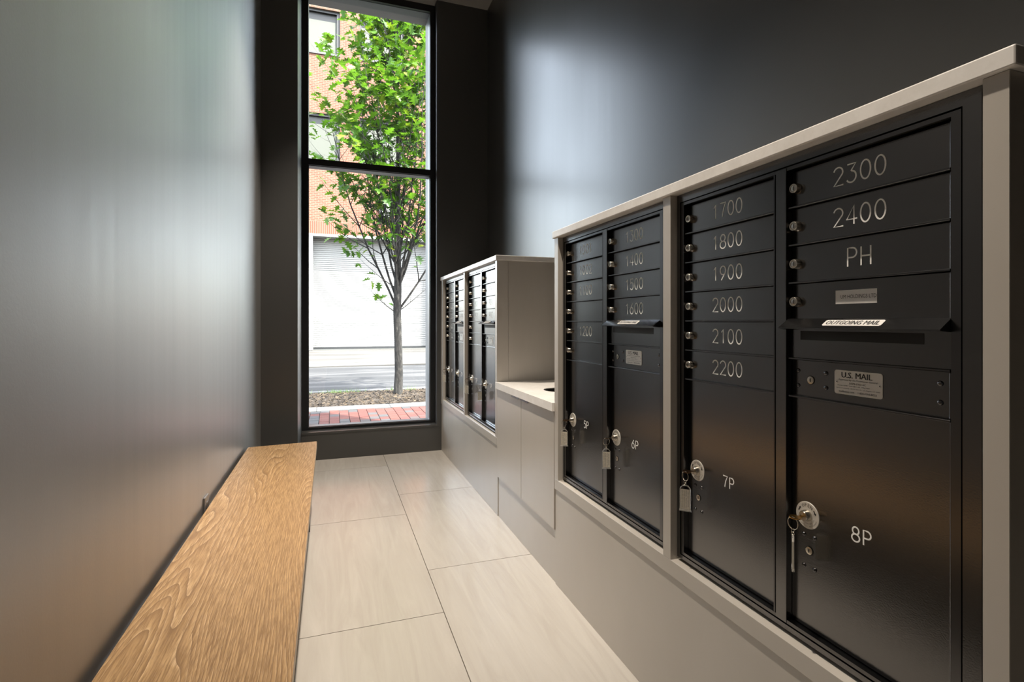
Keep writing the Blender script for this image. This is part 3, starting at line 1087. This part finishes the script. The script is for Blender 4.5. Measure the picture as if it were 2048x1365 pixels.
for j in range(ny):
    for i in range(nx):
        bed.bm.faces.new((grid[j][i], grid[j][i + 1], grid[j + 1][i + 1], grid[j + 1][i]))
bo = bed.build('planting_bed')
bo['kind'] = 'stuff'; bo['label'] = 'brown mulch planting bed round the foot of the tree'; bo['category'] = 'mulch'
chip = MB('mulch_chip')
for i in range(5200):
    x, y = rnd.uniform(-1.6, 3.0), rnd.uniform(7.92, 9.34)
    z = .006 + .045 * math.sin(math.pi * (y - 7.91) / 1.46) + rnd.uniform(0, .014)
    l, w = rnd.uniform(.012, .04), rnd.uniform(.004, .010)
    R = Matrix.Translation((x, y, z)) @ Matrix.Rotation(rnd.uniform(0, 6.28), 4, 'Z') @ Matrix.Rotation(rnd.uniform(-.5, .5), 4, 'Y') @ Matrix.Rotation(rnd.uniform(-.5, .5), 4, 'X')
    vs = [chip.bm.verts.new(R @ Vector(p)) for p in ((-l, -w, 0), (l, -w * .6, 0), (l * .9, w, 0), (-l, w * .8, 0), (0, 0, w))]
    for q in ((0, 1, 4), (1, 2, 4), (2, 3, 4), (3, 0, 4)):
        chip.bm.faces.new([vs[k] for k in q])
co = chip.build('wood_chips')
co['kind'] = 'stuff'; co['label'] = 'loose wood chips covering the planting bed'; co['category'] = 'mulch'
gr = MB('grass')
for i in range(420):
    cxg = rnd.choice((-.05, .02, .12, .2, .35, 1.0, 1.3, -.4))
    x, y = rnd.gauss(cxg, .07), rnd.uniform(9.05, 9.36)
    h = rnd.uniform(.04, .11)
    a = rnd.uniform(0, 6.28); lx, ly = math.cos(a), math.sin(a)
    q = rnd.uniform(-.012 if wname == 'wall_paint' else -.035, .012 if wname == 'wall_paint' else .035)
    vs = [gr.bm.verts.new(p) for p in ((x - lx * .004, y - ly * .004, .01), (x + lx * .004, y + ly * .004, .01), (x + q, y + q, h))]
    gr.bm.faces.new(vs)
go = gr.build('grass_tufts')
go['kind'] = 'stuff'; go['label'] = 'thin grass tufts along the kerb of the planting bed'; go['category'] = 'grass'
kb = MB('concrete')
for i in range(7):
    kb.box(-8 + i * 3.0, -5.006 + i * 3.0, 9.40, 9.56, -.25, .03, bev=.012, seg=2)
struct(kb.build('trim_4'), 'pale concrete kerb between planting bed and street')
st = struct(MB('asphalt').box(-40, 40, 9.562, 15.40, -.3, -.05).build('floor_street'), 'grey asphalt street with sunlight streaks painted into its colour')
st['category'] = 'street'
dv = struct(MB('drive_concrete').box(-40, 40, 15.402, 24.3, -.3, -.02).build('floor_driveway'), 'pale concrete apron in front of the garage shutter')
dv['category'] = 'driveway'
st2 = MB('concrete')
st2.box(-40, 40, 16.55, 16.62, -.019, -.014)
st2.build('expansion_joint', dv)

# ------------------------------------------------------------------ brick building across the street
YB = 23.8
bd = tag(empty('brick_building', (3, YB, 0)), 'orange brick building across the street with a white roller shutter', 'building')
def bput(mb, name, parent=None):
    me = mb.mesh(name)
    if parent is None:
        me.transform(Matrix.Translation((-3, -YB, 0)))
        return put(name, me, bd)
    me.transform(Matrix.Translation((-3, -YB, 0)))
    return put(name, me, parent)
DX0, DX1, DZ = -.78, 4.5, 4.92
BX0, BX1, BZ = -2.9, 5.4, 16.6
rows_w = [(8.15, 10.20), (12.72, 14.70)]
cols_w = [(-1.75, .33), (1.15, 3.08)]
xs = sorted({BX0, BX1, DX0, DX1, *[c for w_ in cols_w for c in w_]})
wall = MB('facade_brick')
ZS = DZ + .62
# facade as pieces round the openings
zs_edges = [ZS + .002] + [z for r_ in rows_w for z in r_] + [BZ]
def fb(x0, x1, z0, z1):
    wall.box(x0, x1, YB, YB + .5, z0, z1)
fb(BX0, DX0 - .22, 0, ZS + .002)
fb(DX1 + .22, BX1, 0, ZS + .002)
for za, zb in zip(zs_edges, zs_edges[1:]):
    if (za, zb) in rows_w:
        px = BX0
        for w0, w1 in sorted(cols_w):
            fb(px, w0, za, zb)
            px = w1
        fb(px, BX1, za, zb)
    else:
        fb(BX0, BX1, za, zb)
wall.box(BX0, BX1, YB + .5, YB + 6, BZ - .4, BZ)
bput(wall, 'brick_wall')
bput(MB('soldier_brick').box(DX0 - .218, DX1 + .218, YB - .004, YB + .5, DZ + .09, ZS), 'soldier_course')
fr2 = MB('shutter_white')
fr2.box(DX0 - .218, DX0, YB - .01, YB + .78, 0, DZ + .088)
fr2.box(DX1, DX1 + .218, YB - .01, YB + .78, 0, DZ + .088)
fr2.box(DX0, DX1, YB - .01, YB + .78, DZ - .02, DZ + .088)
bput(fr2, 'shutter_surround')
sh = MB('shutter_white')
nsl = 56
pts = []
for i in range(nsl):
    z0, z1 = (DZ - .02) * i / nsl, (DZ - .02) * (i + 1) / nsl
    pts += [(YB + .725, z0 + .004), (YB + .70, z0 + .012), (YB + .70, z1 - .010), (YB + .725, z1 - .002)]
pts += [(YB + .78, DZ - .02), (YB + .78, 0)]
sh.prism(pts, 'x', DX0, DX1)
so = bput(sh, 'roller_shutter')
bb = MB('window_grey'); bb.box(DX0, DX1, YB + .68, YB + .70, .02, .09)
bput(bb, 'bottom_bar', so)
for w0, w1 in cols_w:
    for z0, z1 in rows_w:
        f_ = MB('window_grey')
        f_.ring(w0, w1, z0, z1, w0 + .09, w1 - .13, z0 + .10, z1 - .10, YB + .10, YB + .22)
        fo = bput(f_, 'window')
        s_ = MB('concrete'); s_.box(w0, w1, YB - .05, YB + .10, z0 - .0, z0 + .07)
        bput(s_, 'window_sill', fo)
        p_ = MB('window_blind'); p_.box(w0 + .09, w1 - .13, YB + .19, YB + .215, z0 + .10, z1 - .42)
        bput(p_, 'blind', fo)
        p_ = MB('window_grey'); p_.box(w0 + .09, w1 - .13, YB + .216, YB + .23, z0 + .10, z1 - .10)
        bput(p_, 'pane', fo)
sg = MB('exterior_trim', 'window_grey')
sg.box(2.05, 2.62, YB - .16, YB - .001, 5.85, 6.35, 0)
sg.box(1.98, 2.05, YB - .16, YB - .001, 5.55, 6.55, 1)
bput(sg, 'wall_lamp')

# ------------------------------------------------------------------ street tree
TX, TY = 1.03, 8.64
tree = tag(empty('street_tree', (TX, TY, 0)), 'young street tree with bright green lobed leaves outside the window', 'tree')
rt = random.Random(21)
tk = MB('bark')
zz = [-.05, .0, .08, .4, .9, 1.4, 1.75, 2.2, 2.8, 3.5, 4.3, 5.1, 5.9, 6.7]
rr = [.098, .086, .074, .066, .062, .064, .062, .050, .042, .035, .028, .02, .013, .005]
ctr = [Vector((rt.uniform(-.012, .012) - .010 * min(z, 2), rt.uniform(-.01, .01), z)) for z in zz]
tk.tube(ctr, rr, n=14)
tk.build('trunk', tree, True)
def axis_at(z):
    for a, c in zip(ctr, ctr[1:]):
        if a.z <= z <= c.z:
            f = (z - a.z) / (c.z - a.z)
            return a.lerp(c, f)
    return ctr[-1].copy()
br = MB('bark')
leaf_spots = []
def twig(p0, d0, length, r0, depth, leafy):
    n = 6 if depth else 9
    pts = [Vector(p0)]
    d = Vector(d0).normalized()
    for i in range(n):
        d = (d + Vector((rt.uniform(-.12, .12), rt.uniform(-.12, .12), .085 if depth == 0 else .04))).normalized()
        pts.append(pts[-1] + d * length / n)
    rad = [r0 * (1 - .82 * i / n) for i in range(n + 1)]
    br.tube(pts, rad, n=6 if depth < 2 else 4)
    for i in range(1, n + 1):
        f = i / n
        if depth < 2 and f > .22:
            for q in range(2 if depth == 0 else 1):
                if rt.random() < (.95 if depth == 0 else .75):
                    a = rt.uniform(0, 2 * math.pi)
                    t = (pts[i] - pts[i - 1]).normalized()
                    side = t.cross(Vector((math.cos(a), math.sin(a), .3))).normalized()
                    twig(pts[i], t * .75 + side * .75, length * rt.uniform(.22, .36), rad[i] * .6, depth + 1, leafy)
        if f > (.28 if depth == 0 else .15):
            for q in range(1 if depth == 0 else (2 if depth == 1 else 3)):
                if rt.random() < leafy:
                    leaf_spots.append((pts[i] + Vector((rt.uniform(-.05, .05), rt.uniform(-.05, .05), rt.uniform(-.012 if wname == 'wall_paint' else -.035, .012 if wname == 'wall_paint' else .035))), (pts[i] - pts[i - 1]).normalized()))
prim = []
golden = 2.399
for k in range(34):
    z = 1.38 + .045 * k if k < 14 else 2.1 + 3.9 * ((k - 14) / 20)
    az = k * golden + rt.uniform(-.3, .3)
    tilt = math.radians(rt.uniform(14, 38) if k < 14 else rt.uniform(18, 34))
    length = rt.uniform(2.6, 3.9) if k < 14 else (2.5 - .06 * (k - 14)) * rt.uniform(.8, 1.08)
    d = Vector((math.cos(az) * math.sin(tilt), math.sin(az) * math.sin(tilt), math.cos(tilt)))
    p = axis_at(z)
    leafy = .7 if k < 14 else .6
    twig(p, d, length, .020 if k < 12 else .014, 0, leafy)
# a few low wandering shoots
for az, z, ln in ((3.3, 1.36, .6), (-.2, 1.38, .8), (2.8, 1.75, .8)):
    twig(axis_at(z), (math.cos(az) * .8, math.sin(az) * .8, .55), ln, .010, 1, .45)
br.build('branches', tree, True)
# lobed leaf outlines
def leaf_outline(seed):
    q = random.Random(seed)
    half = [(0, 0), (.07, .08), (.30, .10), (.13, .26), (.46, .34), (.20, .50), (.42, .68), (.14, .72), (.17, .90), (0, 1.0)]
    half = [(x * q.uniform(.85, 1.1), y) for x, y in half]
    return half
def leaf_verts(half, size, curl):
    """two halves folded along the midrib"""
    mid = [(0, y, -curl * y * y) for _, y in half]
    L = [(-x, y, .25 * x - curl * y * y) for x, y in half]
    Rr = [(x, y, .25 * x - curl * y * y) for x, y in half]
    return [Vector(p) * size for p in mid], [Vector(p) * size for p in L], [Vector(p) * size for p in Rr]
def add_leaf(bm, half, M, size, curl):
    mid, L, Rr = leaf_verts(half, size, curl)
    vm = [bm.verts.new(M @ v) for v in mid]
    for side in (L, Rr):
        vs = [vm[0]] + [bm.verts.new(M @ v) for v in side[1:-1]] + [vm[-1]]
        for i in range(len(vs) - 1):
            a, c = vs[i], vs[i + 1]
            q = []
            for v in (vm[i], a, c, vm[i + 1]):
                if v not in q:
                    q.append(v)
            if len(q) >= 3:
                bm.faces.new(q)
outs = [leaf_outline(s) for s in range(4)]
def leaf_matrix(p, t):
    down = Vector((rt.uniform(-1, 1), rt.uniform(-1, 1), rt.uniform(-.9, .5))) + t * .5
    yv = down.normalized()
    xv = yv.cross(Vector((rt.uniform(-.4, .4), rt.uniform(-.4, .4), 1))).normalized()
    zv = xv.cross(yv)
    M = Matrix((xv, yv, zv)).transposed().to_4x4()
    M.translation = p
    return M
rt.shuffle(leaf_spots)
print('LEAVES', len(leaf_spots))
leaf_spots = leaf_spots[:3900]
spots = [(p, leaf_matrix(p, t), rt.uniform(.10, .18), rt.uniform(.05, .35), rt.randrange(4)) for p, t in leaf_spots]
cam_local = Vector((0 - TX, 0 - TY, CAM_H))
spots.sort(key=lambda s: (s[0] - cam_local).length / s[2])
proto = []
for k in range(4):
    t = MB('leaf')
    add_leaf(t.bm, outs[k], Matrix.Identity(4), 1.0, .22)
    proto.append(t.mesh('leaf'))
for p, M, size, curl, k in spots[:300]:
    o = put('leaf', proto[k], tree)
    o.matrix_local = M @ Matrix.Diagonal((size, size, size, 1))
fo = MB('leaf')
for p, M, size, curl, k in spots[300:]:
    add_leaf(fo.bm, outs[k], M, size, curl)
fl_ = fo.build('foliage', tree)
fl_['kind'] = 'stuff'
